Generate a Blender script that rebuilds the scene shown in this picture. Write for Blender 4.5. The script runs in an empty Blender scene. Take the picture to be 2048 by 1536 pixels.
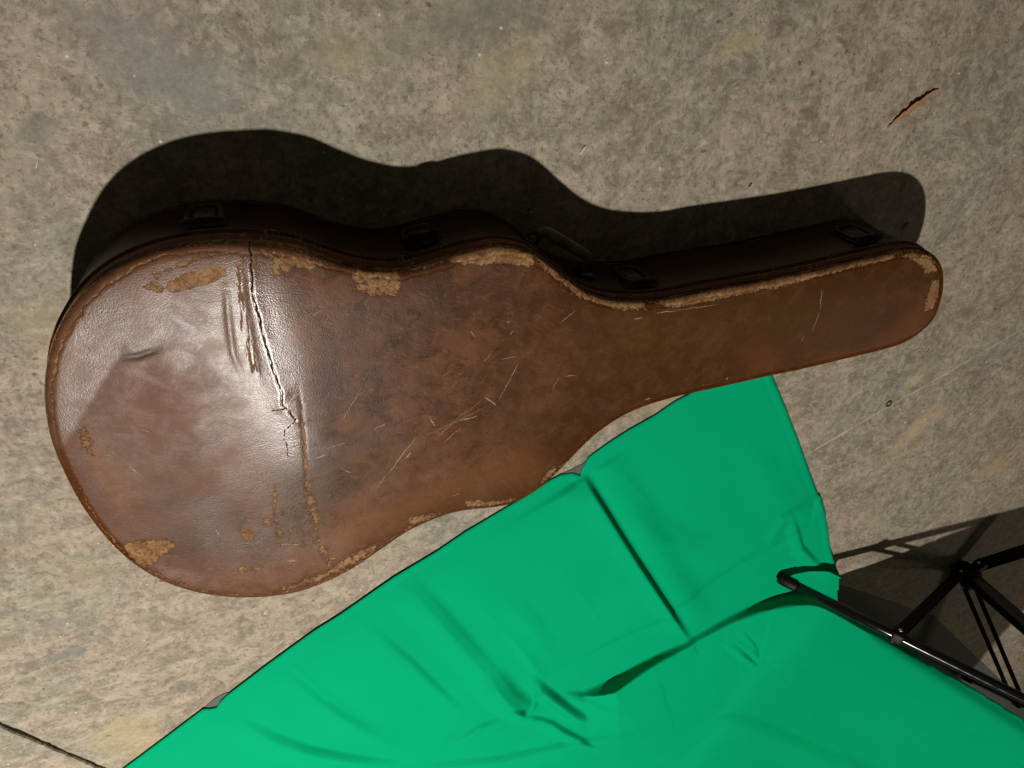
import bpy, bmesh, math
import numpy as np
from mathutils import Vector, Matrix

# ------------------------------------------------------------------ camera, world, lamp
scene = bpy.context.scene
F_PX = 1400.0                                   # focal length in pixels of a 2048 px wide frame
B1 = np.array([0.95101994, -0.16463712, 0.26164039])
B2 = np.array([0.0, -0.84637782, -0.53258293])
NN = np.array([-0.30912954, -0.50649699, 0.80492219])
CAM_Z = 0.7825275
TOP_Z = 0.1313336                               # height of the case
LAMP = np.array([-0.75299069, -1.76869144, 2.97])

cam_data = bpy.data.cameras.new('camera')
cam_data.sensor_width = 36.0
cam_data.lens = F_PX * 36.0 / 2048.0
cam_data.clip_start = 0.02
cam_data.clip_end = 50.0
cam = bpy.data.objects.new('camera', cam_data)
scene.collection.objects.link(cam)


def cw(v):
    return Vector((float(np.dot(v, B1)), float(np.dot(v, B2)), float(-np.dot(v, NN))))


right, up, back = cw((1, 0, 0)), cw((0, -1, 0)), cw((0, 0, -1))
M = Matrix.Identity(4)
for i in range(3):
    M[i][0], M[i][1], M[i][2] = right[i], up[i], back[i]
M[0][3], M[1][3], M[2][3] = 0.0, 0.0, CAM_Z
cam.matrix_world = M
scene.camera = cam

world = bpy.data.worlds.new('World')
scene.world = world
world.use_nodes = True
wb = world.node_tree.nodes['Background']
wb.inputs[0].default_value = (1.0, 0.86, 0.66, 1)
wb.inputs[1].default_value = 0.042

ld = bpy.data.lights.new('work_lamp', 'AREA')
ld.shape = 'DISK'
ld.size = 0.075
ld.energy = 80.0
ld.color = (1.0, 0.93, 0.85)
ld.spread = math.radians(128)
lo = bpy.data.objects.new('work_lamp', ld)
scene.collection.objects.link(lo)
lo.location = LAMP
aim = Vector((-0.55, -1.25, 0.0)) - Vector(LAMP)
lo.rotation_euler = aim.to_track_quat('-Z', 'Y').to_euler()

l2 = bpy.data.lights.new('added_lamp', 'AREA')  # weak lamp out of view, added for softer shade round the stand
l2.shape = 'DISK'
l2.size = 0.35
l2.energy = 3.8
l2.color = (1.0, 0.84, 0.68)
l2o = bpy.data.objects.new('added_lamp', l2)
scene.collection.objects.link(l2o)
l2o.location = (2.7, -1.9, 1.5)
l2o.rotation_euler = (Vector((1.4, -1.1, 0)) - l2o.location).to_track_quat('-Z', 'Y').to_euler()

vs = scene.view_settings
vs.view_transform = 'Standard'
vs.look = 'None'
vs.exposure = 0.0
vs.gamma = 1.0

# ------------------------------------------------------------------ measuring helpers
C0 = np.array([0, 0, CAM_Z])


def at(px, py, z=0.0):
    """point of the place at height z that the photograph shows at (px, py)"""
    d = np.array([px - 1024.0, py - 768.0, F_PX])
    w = np.array([d @ B1, d @ B2, -(d @ NN)])
    return C0 + w * (z - CAM_Z) / w[2]


def at_arr(P, z):
    return np.array([at(p[0], p[1], z)[:2] for p in P])


def to_px(X, Y, Z):
    """chart of authored wear marks: world arrays -> photo pixels"""
    a = X[..., None] * B1 + Y[..., None] * B2 - (Z[..., None] - CAM_Z) * NN
    return 1024 + a[..., 0] * F_PX / a[..., 2], 768 + a[..., 1] * F_PX / a[..., 2]


def smoothstep(a, b, x):
    t = np.clip((x - a) / (b - a), 0, 1)
    return t * t * (3 - 2 * t)


def seg_dist(X, Y, pts):
    """distance to polyline, signed side, arc parameter 0..1"""
    best = np.full(X.shape, 1e9)
    sgn = np.zeros(X.shape)
    par = np.zeros(X.shape)
    pts = np.asarray(pts, float)
    L = np.r_[0, np.cumsum(np.hypot(*np.diff(pts, axis=0).T))]
    for i in range(len(pts) - 1):
        ax, ay = pts[i]
        bx, by = pts[i + 1]
        vx, vy = bx - ax, by - ay
        l2 = vx * vx + vy * vy
        t = np.clip(((X - ax) * vx + (Y - ay) * vy) / l2, 0, 1)
        dx, dy = X - ax - t * vx, Y - ay - t * vy
        d = np.hypot(dx, dy)
        m = d < best
        best[m] = d[m]
        sgn[m] = np.sign(vx * dy - vy * dx)[m]
        par[m] = ((L[i] + t * math.sqrt(l2)) / L[-1])[m]
    return best, sgn, par


def in_poly(X, Y, pts):
    pts = np.asarray(pts, float)
    c = np.zeros(X.shape, bool)
    j = len(pts) - 1
    for i in range(len(pts)):
        xi, yi = pts[i]
        xj, yj = pts[j]
        cond = ((yi > Y) != (yj > Y)) & (X < (xj - xi) * (Y - yi) / (yj - yi + 1e-12) + xi)
        c ^= cond
        j = i
    return c


def poly_sd(X, Y, pts):
    """signed distance to polygon, positive inside"""
    q = list(pts) + [pts[0]]
    d, _, _ = seg_dist(X, Y, q)
    return np.where(in_poly(X, Y, pts), d, -d)


def value_noise(X, Y, scale, seed):
    r = np.random.RandomState(seed)
    T = r.rand(256, 256)
    x, y = X / scale + 1000, Y / scale + 1000
    xi, yi = np.floor(x).astype(int), np.floor(y).astype(int)
    fx, fy = x - xi, y - yi
    fx, fy = fx * fx * (3 - 2 * fx), fy * fy * (3 - 2 * fy)
    g = lambda i, j: T[(xi + i) % 256, (yi + j) % 256]
    return (g(0, 0) * (1 - fx) * (1 - fy) + g(1, 0) * fx * (1 - fy) +
            g(0, 1) * (1 - fx) * fy + g(1, 1) * fx * fy)


def spline(pts, n, closed=True, smooth=0):
    """Catmull-Rom through pts, resampled to n even points"""
    P = np.asarray(pts, float)
    out = []
    m = len(P)
    rng = range(m) if closed else range(m - 1)
    for i in rng:
        if closed:
            p0, p1, p2, p3 = P[(i - 1) % m], P[i], P[(i + 1) % m], P[(i + 2) % m]
        else:
            p0, p1, p2, p3 = P[max(i - 1, 0)], P[i], P[i + 1], P[min(i + 2, m - 1)]
        for t in np.linspace(0, 1, 20, endpoint=False):
            out.append(0.5 * ((2 * p1) + (-p0 + p2) * t + (2 * p0 - 5 * p1 + 4 * p2 - p3) * t * t +
                              (-p0 + 3 * p1 - 3 * p2 + p3) * t ** 3))
    if not closed:
        out.append(P[-1])
    out = np.array(out)
    Q = np.vstack([out, out[:1]]) if closed else out
    s = np.r_[0, np.cumsum(np.linalg.norm(np.diff(Q, axis=0), axis=1))]
    u = np.linspace(0, s[-1], n, endpoint=not closed)
    R = np.column_stack([np.interp(u, s, Q[:, k]) for k in range(P.shape[1])])
    for _ in range(smooth):
        if closed:
            R = (np.roll(R, 1, 0) + 2 * R + np.roll(R, -1, 0)) / 4
        else:
            R[1:-1] = (R[:-2] + 2 * R[1:-1] + R[2:]) / 4
    return R


# ------------------------------------------------------------------ object helpers
COL = scene.collection


def link(name, me, mat=None, parent=None, smooth=True):
    o = bpy.data.objects.new(name, me)
    COL.objects.link(o)
    if mat is not None and not me.materials:
        me.materials.append(mat)
    if smooth:
        for p in me.polygons:
            p.use_smooth = True
    if parent is not None:
        o.parent = parent
        o.location = -parent.location          # part meshes are written in world metres
    return o


def mesh_np(name, V, Fq):
    me = bpy.data.meshes.new(name)
    me.from_pydata([tuple(map(float, v)) for v in V], [], [tuple(int(i) for i in f) for f in Fq])
    me.update()
    return me


def fast_mesh(name, V, Q):
    V = np.asarray(V, np.float32)
    Q = np.asarray(Q, np.int32)
    me = bpy.data.meshes.new(name)
    me.vertices.add(len(V))
    me.vertices.foreach_set('co', V.ravel())
    me.loops.add(Q.size)
    me.loops.foreach_set('vertex_index', Q.ravel())
    me.polygons.add(len(Q))
    me.polygons.foreach_set('loop_start', np.arange(0, Q.size, Q.shape[1], dtype=np.int32))
    me.polygons.foreach_set('use_smooth', np.ones(len(Q), bool))
    me.update(calc_edges=True)
    me.validate()
    return me


def attr(me, name, arr):
    a = me.attributes.new(name, 'FLOAT', 'POINT')
    a.data.foreach_set('value', np.asarray(arr, np.float32).ravel())


def empty(name, loc, label=None, cat=None, group=None, kind=None):
    o = bpy.data.objects.new(name, None)
    COL.objects.link(o)
    o.location = loc
    o.empty_display_size = 0.05
    tag(o, label, cat, group, kind)
    return o


def tag(o, label=None, cat=None, group=None, kind=None):
    if label: o['label'] = label
    if cat: o['category'] = cat
    if group: o['group'] = group
    if kind: o['kind'] = kind
    return o


def tube_mesh(name, pts, rad, seg=16, caps=True, flat=1.0):
    """tube along pts; rad number or list"""
    P = [Vector(p) for p in pts]
    n = len(P)
    R = rad if hasattr(rad, '__len__') else [rad] * n
    bm = bmesh.new()
    rings = []
    upv = Vector((0, 0, 1))
    prev = None
    for i in range(n):
        t = (P[min(i + 1, n - 1)] - P[max(i - 1, 0)]).normalized()
        a = t.cross(upv)
        if a.length < 1e-3:
            a = t.cross(Vector((1, 0, 0)))
        a.normalize()
        if prev is not None and a.dot(prev) < 0:
            a = -a
        prev = a
        b = a.cross(t).normalized()
        ring = []
        for k in range(seg):
            th = 2 * math.pi * k / seg
            ring.append(bm.verts.new(P[i] + a * (R[i] * math.cos(th)) + b * (R[i] * flat * math.sin(th))))
        rings.append(ring)
    for i in range(n - 1):
        for k in range(seg):
            bm.faces.new((rings[i][k], rings[i][(k + 1) % seg], rings[i + 1][(k + 1) % seg], rings[i + 1][k]))
    if caps:
        bm.faces.new(rings[0][::-1])
        bm.faces.new(rings[-1])
    bmesh.ops.recalc_face_normals(bm, faces=bm.faces)
    me = bpy.data.meshes.new(name)
    bm.to_mesh(me)
    bm.free()
    return me


def box_mesh(name, size, mat4=None, bevel=0.0, seg=2):
    bm = bmesh.new()
    bmesh.ops.create_cube(bm, size=1.0)
    bmesh.ops.scale(bm, vec=size, verts=bm.verts)
    if bevel:
        bmesh.ops.bevel(bm, geom=bm.edges[:], offset=bevel, segments=seg, profile=0.7, affect='EDGES')
    if mat4 is not None:
        bmesh.ops.transform(bm, matrix=mat4, verts=bm.verts)
    me = bpy.data.meshes.new(name)
    bm.to_mesh(me)
    bm.free()
    return me


# ------------------------------------------------------------------ node helpers
class NT:
    def __init__(self, name):
        self.mat = bpy.data.materials.new(name)
        self.mat.use_nodes = True
        self.t = self.mat.node_tree
        self.n = self.t.nodes
        self.b = self.n['Principled BSDF']

    def _in(self, sock, v):
        if v is None:
            return
        if hasattr(v, 'is_output') or isinstance(v, bpy.types.NodeSocket):
            self.t.links.new(v, sock)
        else:
            if isinstance(v, (tuple, list)) and len(v) == 3 and sock.type == 'RGBA':
                v = (*v, 1)
            sock.default_value = v

    def math(self, op, a, b=None, c=None, clamp=False):
        m = self.n.new('ShaderNodeMath')
        m.operation = op
        m.use_clamp = clamp
        self._in(m.inputs[0], a)
        if b is not None: self._in(m.inputs[1], b)
        if c is not None: self._in(m.inputs[2], c)
        return m.outputs[0]

    def vmath(self, op, a, b=None, scale=None):
        m = self.n.new('ShaderNodeVectorMath')
        m.operation = op
        self._in(m.inputs[0], a)
        if b is not None: self._in(m.inputs[1], b)
        if scale is not None: self._in(m.inputs['Scale'], scale)
        return m.outputs['Value'] if op in ('DOT_PRODUCT', 'LENGTH', 'DISTANCE') else m.outputs[0]

    def noise(self, vec, scale, detail=4, rough=0.55, dist=0.0, col=False):
        m = self.n.new('ShaderNodeTexNoise')
        self._in(m.inputs['Vector'], vec)
        m.inputs['Scale'].default_value = scale
        m.inputs['Detail'].default_value = detail
        m.inputs['Roughness'].default_value = rough
        m.inputs['Distortion'].default_value = dist
        return m.outputs['Color' if col else 'Fac']

    def voro(self, vec, scale, feature='F1', out='Distance', rnd=1.0):
        m = self.n.new('ShaderNodeTexVoronoi')
        m.feature = feature
        self._in(m.inputs['Vector'], vec)
        m.inputs['Scale'].default_value = scale
        m.inputs['Randomness'].default_value = rnd
        return m.outputs[out]

    def ss(self, x, a, b, lo=0.0, hi=1.0):
        m = self.n.new('ShaderNodeMapRange')
        m.interpolation_type = 'SMOOTHSTEP'
        self._in(m.inputs['Value'], x)
        m.inputs['From Min'].default_value = a
        m.inputs['From Max'].default_value = b
        m.inputs['To Min'].default_value = lo
        m.inputs['To Max'].default_value = hi
        return m.outputs[0]

    def mix(self, f, a, b, mode='MIX'):
        m = self.n.new('ShaderNodeMix')
        m.data_type = 'RGBA'
        m.blend_type = mode
        self._in(m.inputs['Factor'], f)
        self._in(m.inputs['A'] if False else m.inputs[6], a)
        self._in(m.inputs[7], b)
        return m.outputs[2]

    def attr(self, name):
        m = self.n.new('ShaderNodeAttribute')
        m.attribute_name = name
        return m.outputs['Fac']

    def obj(self):
        return self.n.new('ShaderNodeTexCoord').outputs['Object']

    def mapping(self, vec, scale=(1, 1, 1), rot=(0, 0, 0), loc=(0, 0, 0)):
        m = self.n.new('ShaderNodeMapping')
        self._in(m.inputs[0], vec)
        m.inputs['Scale'].default_value = scale
        m.inputs['Rotation'].default_value = rot
        m.inputs['Location'].default_value = loc
        return m.outputs[0]

    def bump(self, h, strength, dist, normal=None):
        m = self.n.new('ShaderNodeBump')
        m.inputs['Strength'].default_value = strength
        m.inputs['Distance'].default_value = dist
        self._in(m.inputs['Height'], h)
        if normal is not None: self._in(m.inputs['Normal'], normal)
        return m.outputs[0]

    def set(self, name, v):
        self._in(self.b.inputs[name], v)

    def segment(self, vec, A, B, w, taper=True):
        """1 on the segment A-B (2-D), falling to 0 at half width w"""
        ax, ay = A
        bx, by = B
        ba = (bx - ax, by - ay, 0.0)
        l2 = ba[0] ** 2 + ba[1] ** 2
        pa = self.vmath('SUBTRACT', vec, (ax, ay, 0.0))
        t = self.math('DIVIDE', self.vmath('DOT_PRODUCT', pa, ba), l2, clamp=True)
        d = self.vmath('LENGTH', self.vmath('SUBTRACT', pa, self.vmath('SCALE', ba, scale=t)))
        if taper:
            tt = self.math('MULTIPLY', self.math('SUBTRACT', 1.0, t), t)
            ww = self.math('MULTIPLY_ADD', tt, 3.0 * w, 0.3 * w)
            q = self.math('DIVIDE', d, ww)
        else:
            q = self.math('DIVIDE', d, w)
        return self.math('SUBTRACT', 1.0, q, clamp=True)


def srgb(r, g, b):
    f = lambda c: (c / 255 / 12.92) if c / 255 <= 0.04045 else ((c / 255 + 0.055) / 1.055) ** 2.4
    return (f(r), f(g), f(b))


# ------------------------------------------------------------------ floor
JA, JB = at(0, 1450), at(200, 1536)
CH = [(2100, 626), (1870, 760), (1700, 858), (1590, 924), (1480, 985)]      # pale scored line on the concrete


def concrete_material():
    m = NT('concrete')
    p = m.obj()
    flat = m.vmath('MULTIPLY', p, (1, 1, 0))
    warp = m.vmath('ADD', flat, m.vmath('SCALE', m.vmath('SUBTRACT', m.noise(flat, 9, 3, col=True), (0.5, 0.5, 0.5)), scale=0.06))
    big = m.noise(warp, 2.9, 6, 0.62)
    big2 = m.noise(m.vmath('ADD', warp, (7.3, 2.2, 0)), 5.4, 7, 0.66)
    mid = m.noise(warp, 16, 8, 0.74)
    mid2 = m.noise(m.vmath('ADD', warp, (3.1, 9.2, 0)), 38, 6, 0.74)
    fine = m.noise(flat, 130, 4, 0.7)
    streak = m.noise(m.vmath('MULTIPLY', m.mapping(warp, (1, 1, 1), (0, 0, math.radians(-14))), (1, 2.8, 1)), 17, 6, 0.6, 0.6)
    warm = srgb(152, 136, 119)
    grn = srgb(136, 134, 118)
    tan = srgb(168, 149, 112)
    pink = srgb(152, 134, 119)
    pale = srgb(182, 171, 155)
    dark = srgb(100, 92, 76)
    c = m.mix(m.math('MULTIPLY', m.ss(big, 0.44, 0.60), 0.85), warm, grn)
    c = m.mix(m.math('MULTIPLY', m.ss(big2, 0.50, 0.62), 0.8), c, pink)
    c = m.mix(m.math('MULTIPLY', m.ss(mid, 0.52, 0.64), 0.38), c, pale)
    c = m.mix(m.math('MULTIPLY', m.ss(mid, 0.49, 0.38), 0.55), c, dark)
    bl = m.noise(m.vmath('ADD', warp, (11.2, 3.3, 0)), 8.5, 6, 0.66)
    c = m.mix(m.math('MULTIPLY', m.ss(bl, 0.54, 0.63), 0.55), c, srgb(124, 106, 92))
    c = m.mix(m.math('MULTIPLY', m.ss(bl, 0.46, 0.37), 0.45), c, srgb(122, 124, 106))
    c = m.mix(m.math('MULTIPLY', m.ss(mid2, 0.54, 0.68), 0.40), c, pale)
    c = m.mix(m.math('MULTIPLY', m.ss(mid2, 0.47, 0.34), 0.50), c, dark)
    sm3 = m.noise(m.vmath('ADD', warp, (8.1, 4.2, 0)), 105, 5, 0.7)
    c = m.mix(m.math('MULTIPLY', m.ss(sm3, 0.47, 0.39), 0.48), c, dark)
    c = m.mix(m.math('MULTIPLY', m.ss(sm3, 0.55, 0.63), 0.34), c, srgb(192, 178, 156))
    ch = m.noise(m.vmath('ADD', warp, (2.6, 6.1, 0)), 48, 6, 0.72)
    c = m.mix(m.math('MULTIPLY', m.ss(ch, 0.555, 0.572), 0.38), c, dark)
    c = m.mix(m.math('MULTIPLY', m.ss(ch, 0.445, 0.415), 0.26), c, srgb(188, 176, 158))
    ch2 = m.noise(m.vmath('ADD', flat, (6.6, 1.1, 0)), 150, 4, 0.7)
    c = m.mix(m.math('MULTIPLY', m.ss(ch2, 0.585, 0.61), 0.60), c, srgb(88, 80, 68))
    # yellow rust stains, sparse
    ys = m.math('MULTIPLY', m.ss(m.noise(m.vmath('ADD', warp, (1.7, 5.5, 0)), 4.2, 3, 0.5), 0.61, 0.70), 0.6)
    c = m.mix(ys, c, tan)
    # stronger trowel flakes towards the lower left slab corner
    sep = m.n.new('ShaderNodeSeparateXYZ')
    m._in(sep.inputs[0], flat)
    area = m.math('MULTIPLY', m.ss(sep.outputs['X'], 0.45, -0.1), m.ss(sep.outputs['Y'], -0.5, -0.9))
    fl = m.math('MULTIPLY', m.ss(streak, 0.52, 0.62), area)
    c = m.mix(m.math('MULTIPLY', fl, 0.42), c, srgb(182, 171, 145))
    fd = m.math('MULTIPLY', m.ss(streak, 0.42, 0.34), area)
    c = m.mix(m.math('MULTIPLY', fd, 0.5), c, srgb(112, 106, 96))
    # individual stains seen on the slab
    for (x, y), rx, ry, rot, col, a in [((1945, 95), .05, .018, 0.2, srgb(120, 110, 84), .35), ((1830, 860), .055, .022, 0.75, srgb(184, 164, 130), .6),
                                        ((1825, 760), .02, .012, 0.6, srgb(186, 164, 128), .6), ((300, 110), .09, .04, -0.6, srgb(118, 118, 112), .7),
                                        ((700, 110), .035, .02, .2, srgb(160, 146, 112), .45), ((1000, 165), .06, .022, .6, srgb(160, 146, 112), .4),
                                        ((1480, 95), .03, .014, .4, srgb(164, 148, 104), .5), ((75, 262), .02, .015, .5, srgb(112, 110, 100), .7),
                                        ((960, 45), .12, .03, 0.1, srgb(112, 112, 98), .6),
                                        ((140, 1313), .035, .006, .12, srgb(108, 112, 108), .8), ((110, 1250), .04, .006, .3, srgb(128, 120, 110), .7)]:
        w = at(x, y)
        v = m.mapping(m.vmath('SUBTRACT', warp, (float(w[0]), float(w[1]), 0)), (1, 1, 1), (0, 0, -rot))
        v = m.vmath('MULTIPLY', v, (1 / rx, 1 / ry, 0))
        k = m.math('ADD', m.vmath('LENGTH', v), m.math('MULTIPLY', m.math('SUBTRACT', mid2, .5), 3.2))
        c = m.mix(m.math('MULTIPLY', m.ss(k, 1.5, 0.2), a), c, col)
    # grain, pits and pale specks
    c = m.mix(m.ss(fine, 0.30, 0.70, 0.0, 1.0), m.mix(0.10, c, (0.02, 0.018, 0.015)), m.mix(0.05, c, (0.75, 0.7, 0.6)))
    vd = m.voro(m.vmath('ADD', flat, m.vmath('SCALE', m.noise(flat, 60, 2, col=True), scale=0.012)), 55)
    pick = m.ss(m.noise(flat, 17, 2), 0.54, 0.64)
    pit = m.math('MULTIPLY', m.ss(vd, 0.20, 0.08), pick)
    c = m.mix(m.math('MULTIPLY', pit, 0.65), c, srgb(70, 62, 52))
    vs_ = m.voro(m.vmath('ADD', flat, (4.4, 1.2, 0)), 42)
    speck = m.math('MULTIPLY', m.ss(vs_, 0.075, 0.045), m.ss(m.noise(flat, 11, 2), 0.48, 0.54))
    c = m.mix(m.math('MULTIPLY', speck, 0.7), c, srgb(222, 212, 190))
    # pale scored line
    wob = m.vmath('ADD', flat, m.vmath('SCALE', m.vmath('SUBTRACT', m.noise(flat, 60, 2, col=True), (.5, .5, .5)), scale=0.002))
    line = None
    for a_, b_ in zip(CH[:-1], CH[1:]):
        A, B = at(*a_)[:2], at(*b_)[:2]
        s = m.segment(wob, tuple(map(float, A)), tuple(map(float, B)), 0.0023, taper=False)
        line = s if line is None else m.math('MAXIMUM', line, s)
    line = m.math('MULTIPLY', m.math('MULTIPLY', line, 2.0, clamp=True), m.ss(m.noise(flat, 45, 3), 0.33, 0.6, 0.10, .5))
    c = m.mix(line, c, srgb(190, 184, 165))
    c = m.mix(1.0, c, (0.90, 0.915, 0.90), 'MULTIPLY')
    m.set('Base Color', c)
    m.set('Roughness', m.ss(mid, 0.3, 0.7, 0.62, 0.85))
    m.set('Specular IOR Level', 0.35)
    h = m.math('ADD', m.math('MULTIPLY', fine, 0.15), m.math('MULTIPLY', mid2, 0.9))
    h = m.math('SUBTRACT', h, m.math('MULTIPLY', pit, 0.5))
    h = m.math('ADD', h, m.math('MULTIPLY', m.math('SUBTRACT', fl, fd), 0.6))
    m.set('Normal', m.bump(h, 0.35, 0.004))
    return m.mat


CONC = concrete_material()
jd = (JB - JA)[:2]
jd /= np.linalg.norm(jd)
jn = np.array([-jd[1], jd[0]])                 # points up-right of the joint
if jn @ (np.array([0, 0]) - JA[:2]) < 0:
    jn = -jn
floor = empty('floor', (0, 0, 0), kind='structure')


def slab(sign):
    ts = np.concatenate([np.linspace(-5, -0.5, 20, endpoint=False), np.linspace(-0.5, 1.2, 700), np.linspace(1.25, 6, 20)])
    rs = np.random.RandomState(5 if sign > 0 else 9)
    V, Q = [], []
    jit = value_noise(ts * 1.0, ts * 0, 0.006, 3 + (sign > 0)) * 0.0022 + value_noise(ts, ts * 0, 0.03, 8) * 0.002
    offs = [(0.0, -0.02), (0.0, -0.003), (0.0012, -0.0006), (0.004, 0.0), (0.5, 0.0), (6.0, 0.0)]
    for i, t in enumerate(ts):
        for j, (o, z) in enumerate(offs):
            e = 0.0010 + (jit[i] if j < 4 else 0)
            p = JA[:2] + jd * t + jn * sign * (e + o)
            V.append((p[0], p[1], z))
    n = len(offs)
    for i in range(len(ts) - 1):
        for j in range(n - 1):
            a = i * n + j
            q = (a, a + 1, a + n + 1, a + n)
            Q.append(q if sign < 0 else q[::-1])
    me = fast_mesh('concrete_slab', V, Q)
    o = link('concrete_slab', me, CONC, floor)
    bm = bmesh.new(); bm.from_mesh(me)
    bmesh.ops.recalc_face_normals(bm, faces=bm.faces)
    if sum(f.normal.z * f.calc_area() for f in bm.faces) < 0:
        bmesh.ops.reverse_faces(bm, faces=bm.faces)
    bm.to_mesh(me); bm.free()
    for p_ in me.polygons:
        p_.use_smooth = False
    return o


slab(+1)
slab(-1)
fm = NT('joint_dirt')
fm.set('Base Color', fm.mix(fm.noise(fm.obj(), 200, 3), (0.012, 0.011, 0.007), (0.05, 0.045, 0.03)))
fm.set('Roughness', 0.95)
jp = [JA[:2] + jd * t + jn * s * 0.02 for t, s in ((-5, -1), (6, -1), (6, 1), (-5, 1))]
link('joint_filler', mesh_np('joint_filler', [(p[0], p[1], -0.014) for p in jp], [(0, 1, 2, 3)]), fm.mat, floor, smooth=False)

# ------------------------------------------------------------------ case outline
top = [(93, 726), (108, 675), (136, 622), (169, 581), (217, 543), (276, 514), (339, 495), (415, 484), (499, 482), (580, 490), (619, 502), (665, 518), (712, 531),
       (781, 540), (843, 530), (906, 511), (960, 498), (1005, 492), (1065, 506), (1128, 553), (1170, 582), (1220, 599), (1287, 603), (1350, 597), (1400, 586),
       (1590, 551), (1748, 515), (1811, 501), (1853, 502), (1878, 518), (1889, 542), (1889, 578)]
bot = [(1883, 604), (1871, 636), (1849, 661), (1821, 681), (1784, 697), (1688, 721), (1600, 742), (1546, 753), (1462, 772), (1384, 789), (1346, 798), (1290, 815),
       (1243, 836), (1190, 872), (1143, 918), (1115, 946), (1087, 972), (1044, 1000), (1003, 1014), (928, 1022), (881, 1034), (819, 1061), (762, 1099),
       (694, 1144), (610, 1181), (532, 1195), (450, 1195), (372, 1181), (296, 1149), (228, 1096), (172, 1028), (135, 965), (108, 905), (93, 850), (88, 787)]
OUT_N = 2200
OUT = spline(at_arr(top + bot, TOP_Z - 0.004), OUT_N, smooth=30)      # counter/clockwise loop in plan
cx, cy = OUT.mean(0)
area2 = np.sum(OUT[:, 0] * np.roll(OUT[:, 1], -1) - np.roll(OUT[:, 0], -1) * OUT[:, 1])
if area2 < 0:
    OUT = OUT[::-1].copy()
tan_ = np.roll(OUT, -1, 0) - np.roll(OUT, 1, 0)
tan_ /= np.linalg.norm(tan_, axis=1)[:, None]
NOR = np.column_stack([tan_[:, 1], -tan_[:, 0]])                      # outward
arc = np.r_[0, np.cumsum(np.linalg.norm(np.diff(OUT, axis=0), axis=1))]
perim = arc[-1] + np.linalg.norm(OUT[0] - OUT[-1])

case = empty('guitar_case', (float(cx), float(cy), 0.0),
             'worn brown leather guitar case on concrete, lid cracked across its wide end', 'guitar case')
ORG = np.array([cx, cy])

# ---- lid top: ribs from the outline to the long axis
axA, axB = at(330, 850, TOP_Z)[:2], at(1790, 590, TOP_Z)[:2]
axd = (axB - axA) / np.linalg.norm(axB - axA)
axL = np.linalg.norm(axB - axA)
tt = np.clip((OUT - axA) @ axd, 0, axL)
# spread the axis feet softly at the ends so ribs never pile up
AX = axA + tt[:, None] * axd
K = 130
ks = np.linspace(0, 1, K) ** 1.15
XY = OUT[:, None, :] * (1 - ks[None, :, None]) + AX[:, None, :] * ks[None, :, None]
X, Y = XY[..., 0], XY[..., 1]

# distance to the outline (approximate by a narrow search round each rib)
D = np.full(X.shape, 1e9)
for s in range(-30, 31, 3):
    o2 = np.roll(OUT, s, 0)
    D = np.minimum(D, np.hypot(X - o2[:, None, 0], Y - o2[:, None, 1]))
for q_ in OUT[::6]:
    D = np.minimum(D, np.hypot(X - q_[0], Y - q_[1]))
PX, PY = to_px(X, Y, np.full(X.shape, TOP_Z))

RND = 0.007
r_ = np.clip(RND - D, 0, RND)
Z = TOP_Z - (RND - np.sqrt(np.maximum(RND ** 2 - r_ ** 2, 0)))
# slight crown of the lid, handling waves and the edge seam of the covering
Z += 0.0030 * (1 - np.exp(-D / 0.018)) - 0.0030
Z += 0.0075 * np.exp(-(((PX - 620) / 330) ** 2 + ((PY - 760) / 330) ** 2))
Z += (value_noise(X, Y, 0.11, 21) - .5) * 0.0022 * smoothstep(0, .03, D)
Z += (value_noise(X, Y, 0.035, 22) - .5) * 0.0006 * smoothstep(0, .02, D)
rimw = 0.0076 + (value_noise(X, Y, 0.04, 31) - .5) * 0.003 + (value_noise(X, Y, 0.0065, 33) - .5) * 0.0026 + (value_noise(X, Y, 0.003, 34) - .5) * 0.0022
Z -= 0.0007 * np.exp(-((D - rimw) / 0.0012) ** 2)
Z += 0.0001 * np.exp(-((D - rimw + 0.0035) / 0.002) ** 2)
CRACK = [(501, 488), (500, 520), (504, 548), (505, 575), (507, 592), (513, 612), (517, 618), (520, 640), (528, 668), (534, 690), (543, 722), (551, 742), (553, 756), (563, 775),
         (562, 800), (574, 812), (591, 830)]
BR = [(591, 830), (580, 842), (569, 852), (571, 880), (575, 905)]
dc, sc_, pc = seg_dist(PX, PY, CRACK)
amp = smoothstep(0, .06, pc) * 0.6 + 0.4
fold_line = [(505, 470), (515, 560), (535, 640), (565, 740), (590, 830), (604, 900), (612, 1000)]
df, sf, pf = seg_dist(PX, PY, fold_line)
df = df * np.where(PX > np.interp(PY, [q[1] for q in fold_line], [q[0] for q in fold_line]), 1, -1)
Z += 0.0027 * np.where(df < 0, np.exp(-((df) / 50.0) ** 2), np.exp(-((df) / 95.0) ** 2)) * smoothstep(1120, 760, PY)
Z += 0.0011 * np.exp(-(dc / 16.0) ** 1.4) * smoothstep(920, 780, PY)
Z -= 0.0007 * np.exp(-(dc / 2.2) ** 2)
# broad low ridges beside the crack
for pts, a, w in [([(452, 570), (458, 640), (466, 700), (484, 745)], 0.0010, 8), ([(478, 520), (492, 620), (520, 760)], -0.0007, 7),
                  ([(596, 760), (606, 850), (612, 960)], -0.0003, 5)]:
    d_, _, p_ = seg_dist(PX, PY, pts)
    Z += a * np.exp(-(d_ / w) ** 2) * np.sin(np.pi * np.clip(p_, .03, .97)) ** .5
# dent smear
d_, _, p_ = seg_dist(PX, PY, [(232, 716), (275, 712), (330, 692)])
Z -= 0.0012 * np.exp(-(d_ / 7) ** 2) * np.sin(np.pi * np.clip(p_, .02, .98))

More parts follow.
